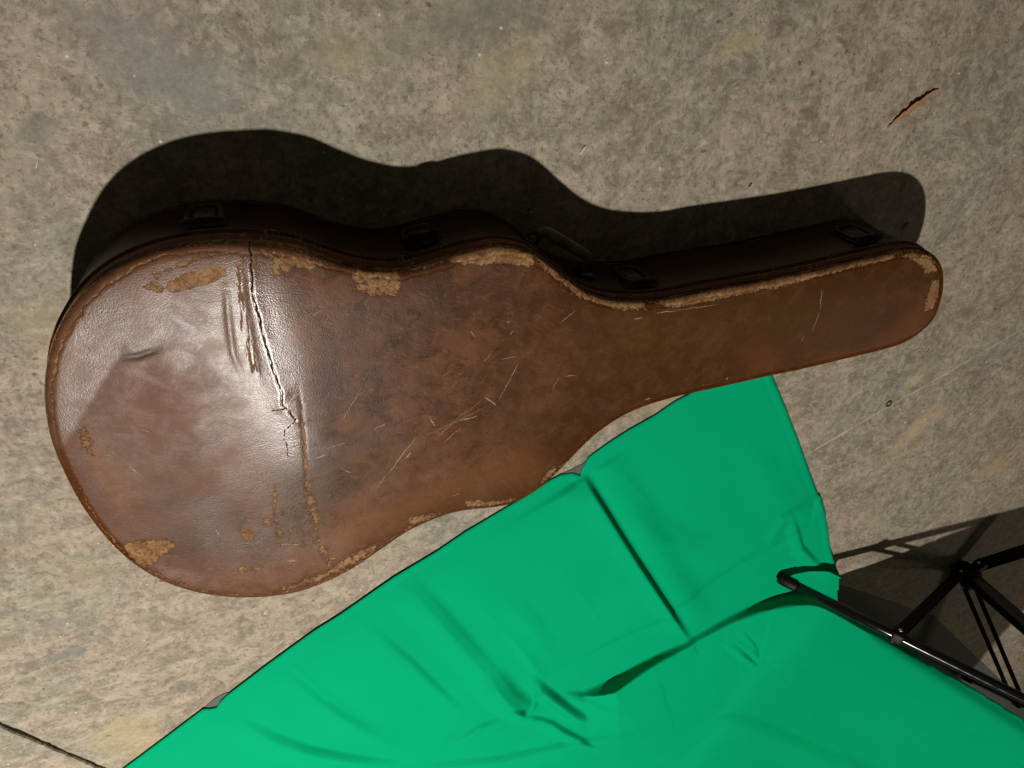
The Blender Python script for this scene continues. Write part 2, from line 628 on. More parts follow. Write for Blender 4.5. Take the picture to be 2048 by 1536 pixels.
# crack opening field: 1 on the line, 0 at the reach of its frayed border
wx = (value_noise(PX, PY, 14, 61) - .5) * 6 + (value_noise(PX, PY, 5, 62) - .5) * 3.5
wy = (value_noise(PX, PY, 9, 63) - .5) * 5
crackf = np.zeros(X.shape)
for pts_, w0, w1 in ((CRACK, 4.0, 2.7), (BR, 2.6, 1.8), ([(545, 812), (562, 808), (578, 812)], 2.4, 2.0)):
    d_, _, p_ = seg_dist(PX + wx, PY + wy, pts_)
    crackf = np.maximum(crackf, np.clip(1 - d_ / (w0 * (1 - p_) + w1 * p_), 0, 1))

# wear masks (0.5 = border)
sg = lambda sd, soft: np.clip(0.5 + sd / (2 * soft), 0, 1)
wear = np.zeros(X.shape)
PATCH = [
    ([(338, 562), (372, 545), (436, 528), (451, 534), (453, 549), (420, 563), (345, 584), (332, 573)], 4, 1.0),
    ([(300, 545), (400, 505), (480, 492), (560, 495), (560, 512), (480, 508), (400, 522), (310, 562)], 9, .62),
    ([(470, 520), (486, 520), (486, 536), (470, 538)], 5, .7), ([(540, 525), (560, 522), (562, 548), (545, 552)], 6, .72),
    ([(545, 1000), (640, 990), (650, 1100), (565, 1095)], 14, .40),
    ([(560, 1084), (600, 1083), (600, 1089), (560, 1090)], 3, .8), ([(640, 1090), (668, 1100), (690, 1130), (650, 1140)], 12, .60),
    ([(283, 572), (305, 560), (330, 575), (325, 586), (300, 580)], 5, .85),
    ([(525, 500), (560, 500), (640, 512), (690, 532), (640, 540), (560, 545), (540, 520)], 16, .7),
    ([(705, 545), (802, 548), (801, 575), (790, 592), (735, 590), (708, 575)], 9, .74),
    ([(700, 540), (800, 545), (800, 560), (704, 557)], 8, .9),
    ([(880, 518), (940, 502), (1005, 494), (1062, 508), (1072, 530), (1058, 534), (1000, 528), (960, 530), (910, 528)], 8, 1.0),
    ([(1070, 508), (1130, 553), (1172, 583), (1200, 597), (1192, 612), (1150, 596), (1120, 570), (1080, 535)], 10, .82),
    ([(1160, 580), (1220, 600), (1290, 606), (1296, 622), (1240, 622), (1190, 608)], 7, .92),
    ([(1320, 603), (1400, 590), (1500, 570), (1590, 555), (1748, 518), (1790, 508), (1795, 518), (1700, 540), (1590, 570), (1480, 592), (1400, 607), (1345, 618), (1322, 612)], 6, 1.0),
    ([(1800, 508), (1855, 506), (1876, 525), (1878, 545), (1850, 552), (1842, 532), (1815, 520)], 9, .8),
    ([(1864, 560), (1882, 562), (1880, 590), (1868, 618), (1850, 626), (1852, 605)], 5, .95),
    ([(242, 1088), (295, 1078), (345, 1078), (352, 1095), (330, 1106), (310, 1128), (285, 1136), (258, 1118)], 8, .92),
    ([(478, 1058), (500, 1053), (512, 1068), (504, 1080), (486, 1076)], 3, 1.0),
    ([(525, 1035), (542, 1032), (543, 1048), (530, 1050)], 4, .8),
    ([(474, 1136), (492, 1130), (496, 1140), (482, 1146)], 3, 1.0),
    ([(498, 1138), (520, 1130), (528, 1132), (515, 1140)], 3, .8),
    ([(560, 1188), (620, 1172), (690, 1140), (745, 1104), (740, 1092), (690, 1108), (650, 1138), (600, 1160), (560, 1172)], 10, .72),
    ([(700, 1110), (745, 1085), (760, 1092), (700, 1135)], 8, .85),
    ([(816, 1030), (880, 1018), (890, 1030), (830, 1052), (812, 1048)], 9, .72),
    ([(925, 1000), (1000, 1000), (1040, 990), (1038, 1000), (1003, 1012), (930, 1018)], 8, .82),
    ([(1075, 962), (1100, 935), (1140, 925), (1118, 942), (1085, 972)], 9, .8),
    ([(150, 862), (172, 850), (185, 880), (190, 915), (165, 900)], 10, .7),
    ([(600, 955), (622, 950), (636, 1010), (642, 1090), (660, 1105), (640, 1112), (622, 1040)], 8, .70),
    ([(545, 960), (556, 962), (556, 1030), (570, 1075), (556, 1080), (540, 1020)], 6, .62),
    ([(632, 1070), (660, 1098), (668, 1116), (640, 1105)], 8, .70),
    ([(596, 775), (603, 800), (612, 870), (618, 940), (608, 955), (602, 860)], 5, .80),
]
for pts, soft, st in PATCH:
    x0, x1 = min(p[0] for p in pts) - 3 * soft, max(p[0] for p in pts) + 3 * soft
    y0, y1 = min(p[1] for p in pts) - 3 * soft, max(p[1] for p in pts) + 3 * soft
    m = (PX > x0) & (PX < x1) & (PY > y0) & (PY < y1)
    wear[m] = np.maximum(wear[m], sg(poly_sd(PX[m], PY[m], pts), soft) * st)
# rubbed edge all round, stronger on the near long side
edge = np.exp(-(D / 0.0032) ** 2)
pat = value_noise(X, Y, 0.05, 41)
wear = np.maximum(wear, edge * (0.54 + 0.34 * pat))
wear = np.maximum(wear, np.exp(-(D / 0.009) ** 2) * smoothstep(880, 1060, PY) * 0.50)
# peeled line a finger's breadth inside the edge of the wide end
top_side = np.where(PY < np.interp(PX, [80, 1000, 1890], [840, 690, 590]), 1.0, 0.0)
wear = np.maximum(wear, np.exp(-(D / 0.0062) ** 2) * (0.44 + .30 * value_noise(X, Y, 0.018, 43)) * np.clip(top_side * smoothstep(620, 760, PX) + smoothstep(1740, 1820, PX), 0, 1))
wear = np.maximum(wear, np.exp(-(D / 0.0040) ** 2) * (0.50 + .32 * value_noise(X, Y, 0.014, 44)) * (1 - top_side))
wl = np.exp(-((D - rimw) / 0.0016) ** 2) * np.maximum(smoothstep(560, 300, PX) * smoothstep(1010, 800, PY), smoothstep(1000, 850, PX) * smoothstep(900, 1000, PY) * .95)
wear = np.maximum(wear, wl * 0.72)
st_ = np.zeros(X.shape)                                                   # abraded streaks beside the crack
st_ = np.maximum(st_, sg(poly_sd(PX, PY, [(462, 535), (492, 525), (500, 610), (515, 690), (528, 745), (495, 742), (478, 660)]), 10))
st_ = np.maximum(st_, .8 * sg(poly_sd(PX, PY, [(535, 515), (560, 530), (566, 575), (545, 560)]), 8))
st_ = np.maximum(st_, .7 * sg(poly_sd(PX, PY, [(440, 510), (540, 500), (560, 520), (500, 540)]), 10))
red = np.zeros(X.shape)
for pts, soft, s_ in [([(235, 725), (330, 700), (410, 800), (400, 850), (250, 830)], 35, .9), ([(1490, 700), (1540, 690), (1560, 730), (1500, 750)], 18, .8),
                      ([(1780, 660), (1840, 600), (1880, 600), (1850, 665), (1780, 700), (1700, 712)], 14, .9), ([(1600, 735), (1690, 700), (1780, 680), (1780, 700), (1600, 748)], 9, .6),
                      ([(470, 880), (520, 870), (530, 960), (500, 950)], 16, .6), ([(1000, 880), (1060, 900), (1060, 950), (980, 960)], 30, .6),
                      ([(100, 980), (160, 930), (250, 1060), (180, 1070)], 20, .6), ([(1020, 660), (1120, 640), (1140, 700), (1040, 720)], 30, .25)]:
    red = np.maximum(red, sg(poly_sd(PX, PY, pts), soft) * s_)
oliv = np.zeros(X.shape)
for pts, soft, s_ in [([(530, 940), (640, 930), (650, 1070), (560, 1060)], 14, 1.0), ([(1180, 640), (1420, 620), (1700, 600), (1700, 660), (1400, 700), (1150, 760)], 60, .8),
                      ([(640, 900), (760, 860), (860, 900), (720, 960)], 40, .6), ([(1000, 720), (1130, 700), (1150, 820), (1000, 860)], 50, .55)]:
    oliv = np.maximum(oliv, sg(poly_sd(PX, PY, pts), soft) * s_)
orange = np.zeros(X.shape)
for pts, soft, s_ in [([(170, 880), (190, 870), (270, 1000), (250, 1040), (190, 960)], 14, .8), ([(720, 1000), (900, 940), (1060, 900), (1080, 950), (900, 1010), (760, 1080), (560, 1180), (400, 1170), (520, 1120)], 40, .75),
                      ([(290, 1120), (420, 1160), (600, 1170), (560, 1190), (400, 1190)], 14, .5)]:
    orange = np.maximum(orange, sg(poly_sd(PX, PY, pts), soft) * s_)
dull = sg(poly_sd(PX, PY, [(262, 640), (235, 715), (183, 800), (118, 905), (118, 1100), (700, 1200), (560, 960), (540, 860), (470, 760), (400, 700), (330, 640), (300, 620)]), 6)
dull = dull * smoothstep(655, 770, PY + (value_noise(PX, PY, 40, 78) - .5) * 60)
dull = dull * smoothstep(560, 330, PX + (value_noise(PX, PY, 60, 77) - .5) * 120)
dull = np.maximum(dull, np.maximum(smoothstep(600, 700, PX) * .35, smoothstep(800, 1200, PX) * .9))
shine = np.exp(-(np.where(df < 0, df / 62.0, df / 55.0)) ** 2) * smoothstep(960, 880, PY) * smoothstep(600, 500, PX - 0.25 * (PY - 500))
shine = shine * (0.55 + .45 * value_noise(PX, PY, 30, 79))
smear = sg(poly_sd(PX, PY, [(228, 716), (250, 706), (300, 698), (328, 684), (330, 694), (290, 714), (245, 722)]), 4)

# mesh: outline ring k=0 at D=0 then down the lid side
lid_bottom = 0.100
n_side = 7
V = []
rings = []
V.append(np.column_stack([X.ravel() - 0, Y.ravel() - 0, Z.ravel()]))
idx = np.arange(OUT_N * K).reshape(OUT_N, K)
sideV = []
side_prof = [(0.0004, TOP_Z - 0.009), (0.0006, TOP_Z - 0.014), (0.0003, TOP_Z - 0.020), (0.0005, lid_bottom + 0.0045), (0.0030, lid_bottom + 0.0035), (0.0033, lid_bottom + 0.0005), (0.0020, lid_bottom), (-0.006, lid_bottom)]
base_i = OUT_N * K
for j, (o, z) in enumerate(side_prof):
    wob = (value_noise(arc, arc * 0, 0.02, 50 + j) - .5) * 0.0006
    sideV.append(np.column_stack([OUT + NOR * (o + wob)[:, None], np.full(OUT_N, z)]))
V = np.vstack(V + sideV)
Q = []
i0 = np.arange(OUT_N)
i1 = (i0 + 1) % OUT_N
for k in range(K - 1):
    Q.append(np.column_stack([idx[i0, k], idx[i1, k], idx[i1, k + 1], idx[i0, k + 1]]))
sidx = base_i + np.arange(OUT_N * len(side_prof)).reshape(len(side_prof), OUT_N)
prev = idx[:, 0]
for j in range(len(side_prof)):
    Q.append(np.column_stack([sidx[j][i0], sidx[j][i1], prev[i1], prev[i0]]))
    prev = sidx[j]
Q = np.vstack(Q)
nv = len(V)
pad = lambda a, v: np.concatenate([a.ravel(), np.full(nv - a.size, v)])
SCR = [((1037, 722), (998, 796), .8), ((720, 770), (682, 834), .7), ((984, 700), (966, 722), .6), ((1002, 718), (1030, 712), .6),
       ((969, 792), (991, 809), 1.9), ((858, 828), (868, 848), 1.3), ((918, 838), (952, 829), 1.7), ((746, 853), (772, 840), 1.0),
       ((966, 796), (896, 845), .5), ((970, 812), (850, 866), .5), ((925, 848), (884, 884), .7), ((905, 842), (870, 872), .6), ((830, 870), (776, 940), 1.0), ((820, 900), (810, 912), 1.6),
       ((770, 946), (754, 972), .6), ((628, 908), (652, 900), 1.2), ((650, 889), (690, 879), .6), ((1644, 578), (1640, 620), .9), ((1640, 620), (1624, 664), .8),
       ((1608, 668), (1603, 684), .7), ((1152, 622), (1118, 646), .6), ((1268, 640), (1285, 636), 1.4), ((1310, 628), (1355, 622), 1.0), ((1355, 622), (1437, 610), .8), ((590, 705), (612, 700), .5),
       ((625, 625), (645, 614), .4), ((940, 660), (948, 672), .6), ((1013, 645), (1019, 642), 1.0), ((1020, 668), (1024, 662), 1.2), ((258, 930), (284, 950), .7), ((433, 1058), (438, 1070), 1.0),
       ((905, 990), (918, 985), 1.2), ((1290, 801), (1302, 798), 2.0), ((1453, 760), (1456, 756), 2.6), ((560, 1086), (600, 1086), 1.0), ((575, 1120), (592, 1118), 1.3), ((1130, 752), (1152, 750), .6), ((1102, 780), (1120, 752), .5),
       ((280, 855), (300, 862), .5), ((450, 848), (480, 858), .4), ((880, 755), (900, 735), .4), ((400, 640), (436, 650), .4), ((680, 930), (700, 940), .7)]


def leather(name, lid=False):
    m = NT(name)
    p = m.obj()
    g1 = m.noise(p, 760, 3, 0.65)
    g2 = m.voro(p, 640)
    mott = m.noise(p, 11, 6, 0.66, 0.4)
    mott2 = m.noise(m.vmath('ADD', p, (5, 3, 1)), 44, 7, 0.72, 0.5)
    base = m.mix(m.ss(mott, 0.36, 0.66), (0.062, 0.0230, 0.0085), (0.120, 0.048, 0.0205))
    base = m.mix(m.math('MULTIPLY', m.ss(mott2, 0.49, 0.37), 0.6), base, (0.034, 0.015, 0.007))
    base = m.mix(m.math('MULTIPLY', m.ss(mott2, 0.53, 0.64), 0.36), base, (0.175, 0.072, 0.027))
    rough = m.ss(mott2, 0.3, 0.7, 0.29, 0.43)
    h = m.math('ADD', m.math('MULTIPLY', g1, 0.40), m.math('MULTIPLY', g2, 0.20))
    hair = m.noise(m.vmath('MULTIPLY', m.mapping(m.vmath('ADD', p, m.vmath('SCALE', m.noise(p, 12, 2, col=True), scale=0.02)), (1, 1, 1), (0, 0, 0.5)), (0.16, 1, 1)), 420, 3, .7)
    base = m.mix(m.math('MULTIPLY', m.ss(hair, 0.585, 0.66), 0.42), base, (0.20, 0.11, 0.065))
    if lid:
        n1 = m.noise(p, 75, 6, 0.76)
        n2 = m.noise(p, 260, 3, 0.7)
        nn = m.math('ADD', m.math('MULTIPLY', n1, 0.6), m.math('MULTIPLY', n2, 0.4))
        nb = m.math('SUBTRACT', nn, 0.5)
        tn = m.n.new('ShaderNodeAttribute')
        tn.attribute_name = 'tint'
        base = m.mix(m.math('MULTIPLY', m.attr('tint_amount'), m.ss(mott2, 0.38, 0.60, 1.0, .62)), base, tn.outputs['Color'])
        # abraded streaks running along the crack
        ang = math.atan2(*(at(528, 745, TOP_Z) - at(497, 525, TOP_Z))[:2][::-1])
        sv = m.mapping(p, (1, 1, 1), (0, 0, -ang))
        sv = m.vmath('MULTIPLY', sv, (0.12, 1, 1))
        sn = m.noise(sv, 330, 4, 0.7)
        stm = m.ss(m.math('ADD', m.math('MULTIPLY', m.attr('streak'), 0.50), m.math('MULTIPLY', m.math('SUBTRACT', sn, .5), 1.5)), 0.44, 0.56)
        wv = m.math('ADD', m.attr('wear'), m.math('MULTIPLY', nb, 2.3))
        wmask = m.math('MULTIPLY', m.ss(wv, 0.48, 0.66), 0.90)
        tanc = m.mix(m.ss(mott2, 0.35, 0.65), (0.165, 0.086, 0.036), (0.31, 0.180, 0.088))
        tanc = m.mix(m.ss(n2, 0.52, 0.43, 0.0, 0.65), tanc, (0.105, 0.048, 0.019))
        base = m.mix(m.math('MULTIPLY', stm, 0.6), base, (0.19, 0.105, 0.05))
        # sprinkled chips and fine flecks
        fd = m.math('MULTIPLY', m.ss(m.voro(p, 95), 0.10, 0.05), m.ss(m.noise(p, 9, 2), 0.56, 0.62))
        base = m.mix(m.math('MULTIPLY', fd, 0.55), base, (0.36, 0.20, 0.09))
        base = m.mix(1.0, base, (0.86, 0.80, 0.62), 'MULTIPLY')
        edge_shade = m.math('MULTIPLY', m.ss(wv, 0.34, 0.47), m.math('SUBTRACT', 1.0, wmask))
        base = m.mix(m.math('MULTIPLY', edge_shade, 0.55), base, (0.036, 0.015, 0.006))  # dark outline painted round the worn patches so they look recessed
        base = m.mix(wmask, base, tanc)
        matte = m.math('MAXIMUM', m.math('MAXIMUM', wmask, m.ss(m.attr('rim'), 0.0125, 0.0085, 0.0, 0.75)), m.math('MULTIPLY', stm, 0.8))
        # dark scuffed lip between the worn covering and the side
        lipn = m.math('MULTIPLY', m.ss(m.attr('rim'), 0.0100, 0.0065), m.ss(m.attr('rim'), 0.0020, 0.0045))
        lip = m.math('MULTIPLY', lipn, m.ss(n1, 0.50, 0.60))
        base = m.mix(m.math('MULTIPLY', lip, 0.5), base, (0.05, 0.022, 0.010))
        # scratches
        wobs = m.vmath('ADD', p, m.vmath('SCALE', m.vmath('SUBTRACT', m.noise(p, 90, 2, col=True), (.5, .5, .5)), scale=0.004))
        sm = None
        for a_, b_, w in SCR:
            A, B = at(*a_, TOP_Z)[:2] , at(*b_, TOP_Z)[:2] 
            s = m.segment(m.vmath('MULTIPLY', wobs, (1, 1, 0)), tuple(map(float, A)), tuple(map(float, B)), 0.00058 * w)
            s = m.math('MULTIPLY', s, 2.2, clamp=True)
            sm = s if sm is None else m.math('MAXIMUM', sm, s)
        sm = m.math('MULTIPLY', sm, m.ss(m.noise(p, 600, 2), 0.38, 0.56, .15, .62))
        base = m.mix(sm, base, (0.46, 0.38, 0.26))
        # the crack
        ck = m.attr('crack')
        halo = m.math('MULTIPLY', m.ss(ck, 0.05, 0.40), m.ss(n2, 0.40, 0.55))
        core = m.math('MULTIPLY', m.ss(ck, 0.42, 0.62), m.ss(m.noise(p, 70, 3), .30, .45, .55, 1.0))
        base = m.mix(m.math('MULTIPLY', halo, 0.55), base, (0.24, 0.14, 0.055))
        base = m.mix(core, base, (0.012, 0.008, 0.004))
        matte = m.math('MAXIMUM', matte, core)
        h = m.math('ADD', h, m.math('MULTIPLY', mott2, 0.7))
        h = m.math('SUBTRACT', h, m.math('MULTIPLY', wmask, 1.5))
        h = m.math('SUBTRACT', h, m.math('MULTIPLY', core, 1.2))
        h = m.math('SUBTRACT', h, m.math('MULTIPLY', stm, 0.5))
        rough = m.math('ADD', rough, m.math('MULTIPLY', m.attr('dull'), 0.11))
        rough = m.math('ADD', rough, m.math('MULTIPLY', matte, 0.38))
        shn = m.math('MULTIPLY', m.attr('shine'), m.math('SUBTRACT', 1.0, matte, clamp=True))
        rough = m.math('SUBTRACT', rough, m.math('MULTIPLY', shn, 0.11))
        sp_ = m.math('SUBTRACT', 0.33, m.math('MULTIPLY', matte, 0.25))
        sp_ = m.math('ADD', sp_, m.math('MULTIPLY', shn, 0.70))
        m.set('Specular IOR Level', m.math('SUBTRACT', sp_, m.math('MULTIPLY', m.attr('dull'), 0.15), clamp=True))
        m.set('Normal', m.bump(h, 0.5, 0.0008))
    else:
        # stitched seam lines along the side
        sepz = m.n.new('ShaderNodeSeparateXYZ')
        m._in(sepz.inputs[0], p)
        sn = m.noise(p, 70, 4, .7)
        wearm = m.math('MULTIPLY', m.ss(m.math('ADD', sepz.outputs['Z'], m.math('MULTIPLY', m.math('SUBTRACT', sn, .5), 0.02)), 0.004, 0.0), 0.7)
        base = m.mix(wearm, base, (0.22, 0.11, 0.05))
        base = m.mix(1.0, base, (0.22, 0.17, 0.10), 'MULTIPLY')  # shade on the case side put into the leather colour
        m.set('Specular IOR Level', 0.3)
        m.set('Normal', m.bump(h, 0.5, 0.0010))
        rough = m.math('ADD', rough, 0.08)
    # stitches
    s_ = m.attr('arc')
    z_ = m.n.new('ShaderNodeSeparateXYZ')
    m._in(z_.inputs[0], p)
    zz = z_.outputs['Z']
    dash = m.ss(m.math('ABSOLUTE', m.math('SUBTRACT', m.math('FRACT', m.math('MULTIPLY', s_, 200.0)), 0.5)), 0.36, 0.30)
    band = m.ss(m.math('ABSOLUTE', m.math('SUBTRACT', zz, 0.1085 if lid else 0.013)), 0.0007, 0.0004)
    stc = m.math('MULTIPLY', m.math('MULTIPLY', dash, band), m.ss(m.noise(p, 26, 2), 0.45, 0.55, .15, .8))
    stc = m.math('MULTIPLY', stc, m.math('GREATER_THAN', s_, 0.00001))
    base = m.mix(stc, base, (0.42, 0.33, 0.18))
    m.set('Base Color', base)
    m.set('Roughness', rough)
    return m.mat


LEATH_LID = leather('worn_leather_lid', True)
LEATH_SHADED = leather('worn_leather_shaded', False)
lid_me = fast_mesh('lid', V, Q)
attr(lid_me, 'wear', np.concatenate([wear.ravel(), np.tile(wear[:, 0] * .55, len(side_prof))]))
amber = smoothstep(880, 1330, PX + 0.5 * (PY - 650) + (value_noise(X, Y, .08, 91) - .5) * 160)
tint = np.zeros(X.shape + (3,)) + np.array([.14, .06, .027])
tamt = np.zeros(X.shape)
sheen_pink = smoothstep(700, 420, PX) * smoothstep(1080, 860, PY) * (0.5 + .5 * value_noise(X, Y, .06, 95))  # pink sheen of the wide end put into the leather colour
for f_, s_, col_ in ((sheen_pink, .65, (0.165, 0.078, 0.046)), (amber, .96, (0.052, 0.0185, 0.0022)), (red, .55, (0.150, 0.046, 0.022)), (orange, .8, (0.175, 0.068, 0.020)), (oliv, .8, (0.070, 0.034, 0.006)), (smear, 1.0, (0.028, 0.014, 0.010))):
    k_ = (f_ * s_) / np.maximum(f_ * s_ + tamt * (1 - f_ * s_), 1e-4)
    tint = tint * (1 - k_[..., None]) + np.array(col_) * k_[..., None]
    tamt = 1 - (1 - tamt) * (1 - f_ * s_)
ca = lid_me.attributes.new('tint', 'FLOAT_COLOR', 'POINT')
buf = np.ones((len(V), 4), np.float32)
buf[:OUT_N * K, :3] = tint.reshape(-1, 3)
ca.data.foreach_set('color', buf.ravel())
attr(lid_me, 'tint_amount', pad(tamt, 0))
for nme, arr_ in (('streak', st_), ('dull', dull), ('shine', shine)):
    attr(lid_me, nme, pad(arr_, 0))
attr(lid_me, 'crack', pad(crackf, 0.0))
attr(lid_me, 'rim', pad(D, 0.0))
attr(lid_me, 'arc', np.concatenate([np.zeros(OUT_N * K), np.tile(arc + 0.01, len(side_prof))]))
lid = link('lid', lid_me, LEATH_LID, case)

# ---- body (bottom shell)
prof = [(-0.0035, 0.0985), (-0.0015, 0.0980), (-0.0010, 0.0950), (-0.0010, 0.070), (-0.0005, 0.045), (-0.0010, 0.022), (0.0006, 0.0185), (0.0014, 0.0120), (0.0008, 0.0050), (-0.0025, 0.0010), (-0.006, 0.0), (-0.03, 0.0)]
BV = []
for j, (o, z) in enumerate(prof):
    wob = (value_noise(arc, arc * 0, 0.06, 70) - .5) * 0.0012
    BV.append(np.column_stack([OUT + NOR * (o + wob)[:, None], np.full(OUT_N, z)]))
# inner floor of the shell follows the ribs
for kk in (30, 60, 90, 129):
    BV.append(np.column_stack([XY[:, kk, 0], XY[:, kk, 1], np.zeros(OUT_N)]))
nr = len(BV)
BV = np.vstack(BV)
bi = np.arange(nr * OUT_N).reshape(nr, OUT_N)
BQ = []
for j in range(nr - 1):
    BQ.append(np.column_stack([bi[j + 1][i0], bi[j + 1][i1], bi[j][i1], bi[j][i0]]))
body_me = fast_mesh('body', BV, np.vstack(BQ))
attr(body_me, 'arc', np.tile(arc + 0.01, nr))
body = link('body', body_me, LEATH_SHADED, case)

# ---- latches and handle
met = NT('blackened_metal')
mp = met.obj()
mn = met.noise(mp, 180, 4, 0.7)
met.set('Base Color', met.mix(met.ss(mn, .45, .7), (0.022, 0.018, 0.013), (0.07, 0.058, 0.042)))
met.set('Metallic', 0.4)
met.set('Roughness', met.ss(mn, .3, .7, .38, .6))
METAL = met.mat


def side_index(px, py, z=TOP_Z):
    p = at(px, py, z)[:2]
    return int(np.argmin(np.hypot(*(OUT - p).T)))


def frame_at(i, z, out=0.0):
    n = Vector((NOR[i][0], NOR[i][1], 0)).normalized()
    t = Vector((-n.y, n.x, 0))
    o = Vector((OUT[i][0], OUT[i][1], z)) + n * out
    Mx = Matrix(((t.x, 0, n.x, o.x), (t.y, 0, n.y, o.y), (0, 1, 0, o.z), (0, 0, 0, 1)))
    return Mx                                                      # local x along the wall, y up, z outward


def rounded_plate(w, h, r, z0, z1, hole=None, bend=0.0, seg=6):
    """rounded rectangle slab in local xy; hole=(w,h,r) makes a ring"""
    def loop(w, h, r):
        pts = []
        for cxx, cyy, a0 in ((w / 2 - r, h / 2 - r, 0), (-w / 2 + r, h / 2 - r, 90), (-w / 2 + r, -h / 2 + r, 180), (w / 2 - r, -h / 2 + r, 270)):
            for k in range(seg + 1):
                a = math.radians(a0 + 90 * k / seg)
                pts.append((cxx + r * math.cos(a), cyy + r * math.sin(a)))
        return pts
    bm = bmesh.new()
    o = loop(w, h, r)
    zb = lambda x, y: bend * x * x
    inset = min(0.0012, (z1 - z0) * 0.5)
    oi = loop(w - 2 * inset, h - 2 * inset, max(r - inset, 1e-4))
    L0 = [bm.verts.new((x, y, z0 + zb(x, y))) for x, y in o]
    L1 = [bm.verts.new((x, y, z1 - inset + zb(x, y))) for x, y in o]
    L2 = [bm.verts.new((x, y, z1 + zb(x, y))) for x, y in oi]
    n = len(o)
    for A, B in ((L0, L1), (L1, L2)):
        for k in range(n):
            bm.faces.new((A[k], A[(k + 1) % n], B[(k + 1) % n], B[k]))
    if hole:
        hi = loop(*hole)
        H1 = [bm.verts.new((x, y, z1 + zb(x, y))) for x, y in hi]
        H0 = [bm.verts.new((x, y, z0 + zb(x, y))) for x, y in hi]
        for A, B in ((L2, H1), (H1, H0)):
            for k in range(n):
                bm.faces.new((A[k], A[(k + 1) % n], B[(k + 1) % n], B[k]))
    else:
        bm.faces.new(L2)
    bmesh.ops.recalc_face_normals(bm, faces=bm.faces)
    return bm


def bm_obj(name, bm, Mx, mat, parent):
    bmesh.ops.transform(bm, matrix=Mx, verts=bm.verts)
    me = bpy.data.meshes.new(name)
    bm.to_mesh(me)
    bm.free()
    o = link(name, me, mat, None)
    o.parent = parent
    return o


LATCH = [(402, 485), (867, 523), (1320, 602), (1790, 507)]
for n_latch, (x, y) in enumerate(LATCH):
    i = side_index(x, y)
    Mx = frame_at(i, 0.055, -0.0005)
    k2 = 0.0
    base_bm = rounded_plate(0.038, 0.060, 0.009, 0.0, 0.0022)
    latch = bm_obj('latch', base_bm, Mx, METAL, case)
    latch.location = -case.location
    T = Matrix.Translation
    bm_obj('latch_lever', rounded_plate(0.036, 0.046, 0.009, 0.0022, 0.0068, hole=(0.027, 0.037, 0.006)), Mx @ T((0, 0.0, 0)), METAL, latch)
    bm_obj('latch_plate', rounded_plate(0.021, 0.030, 0.0045, 0.0022, 0.0052), Mx @ T((0, 0.0, 0)), METAL, latch)
    # curved hook on the lid rim above the lever
    bmh = bmesh.new()
    rows = []
    for a in range(9):
        u = -1 + 2 * a / 8
        row = []
        for b in range(7):
            v = b / 6
            xx = u * 0.021
            yy = 0.026 + 0.012 * v * math.sqrt(max(0.0, 1 - 0.55 * u * u))
            zz = (0.021 if n_latch == 1 else 0.0115) * math.sin(math.pi * (0.12 + 0.80 * v)) * (1 - 0.25 * u * u)
            row.append(bmh.verts.new((xx, yy, zz)))
        rows.append(row)
    for a in range(8):
        for b in range(6):
            bmh.faces.new((rows[a][b], rows[a + 1][b], rows[a + 1][b + 1], rows[a][b + 1]))
    bmesh.ops.solidify(bmh, geom=bmh.faces[:], thickness=0.0012)
    bm_obj('latch_hook', bmh, Mx, METAL, latch)

hm = NT('handle_leather')
hn = hm.noise(hm.obj(), 60, 5, .7)
hm.set('Base Color', hm.mix(hm.ss(hn, .4, .65), (0.10, 0.078, 0.035), (0.19, 0.15, 0.075)))
hm.set('Roughness', 0.5)
hm.set('Normal', hm.bump(hm.noise(hm.obj(), 400, 3), .4, .001))
iA, iB = side_index(1108, 536), side_index(1222, 600)
zH = 0.050
pa = Vector((*(OUT[iA] + NOR[iA] * 0.002), zH))
pb = Vector((*(OUT[iB] + NOR[iB] * 0.002), zH))
nh = Vector((*(NOR[(iA + iB) // 2]), 0)).normalized()
ts = np.linspace(0, 1, 25)
pts = []
for t in ts:
    o = 0.011 * min(1.0, math.sin(math.pi * t) * 9.0) ** .7
    base_ = pa.lerp(pb, 0.05 + 0.90 * t)
    pts.append(base_ + nh * (0.008 + o))
rad = [0.0058 + 0.0012 * min(1, math.sin(math.pi * t) * 1.5) for t in ts]
grip = link('handle', tube_mesh('handle', pts, rad, 14, flat=0.75), hm.mat, case)
for i, p in ((iA, pa), (iB, pb)):
    Mx = frame_at(i, zH, 0.0)
    bm_obj('handle_mount', rounded_plate(0.022, 0.030, 0.005, 0.0, 0.004), Mx, METAL, grip)
    ring = tube_mesh('handle_loop', [Mx @ Vector((0.008 * math.cos(a), 0.0, 0.003 + 0.012 * math.sin(a))) for a in np.linspace(0, math.pi, 12)], 0.0028, 8)
    link('handle_loop', ring, METAL, None).parent = grip
# small foot studs under the shell
for q in ((480, 620), (480, 1050), (1300, 690), (1750, 600)):
    pass

# ------------------------------------------------------------------ green cloth
W2 = lambda P: at_arr(P, 0.0)
cloth_px = [(-200, 1850), (60, 1668), (247, 1534), (330, 1472), (408, 1413), (418, 1414), (434, 1411), (440, 1400), (455, 1386), (532, 1327), (630, 1256), (680, 1225), (786, 1151), (872, 1100), (928, 1062), (1006, 1016),
            (1060, 985), (1100, 958), (1122, 947), (1145, 944), (1160, 949), (1163, 935), (1177, 912), (1215, 884), (1259, 856), (1306, 830), (1352, 799), (1420, 765), (1500, 700), (1528, 718), (1546, 757), (1571, 816), (1596, 881),
            (1618, 944), (1641, 1005), (1651, 1057), (1658, 1128), (1648, 1150), (1638, 1172)]
poly = [tuple(p) for p in W2(cloth_px)]
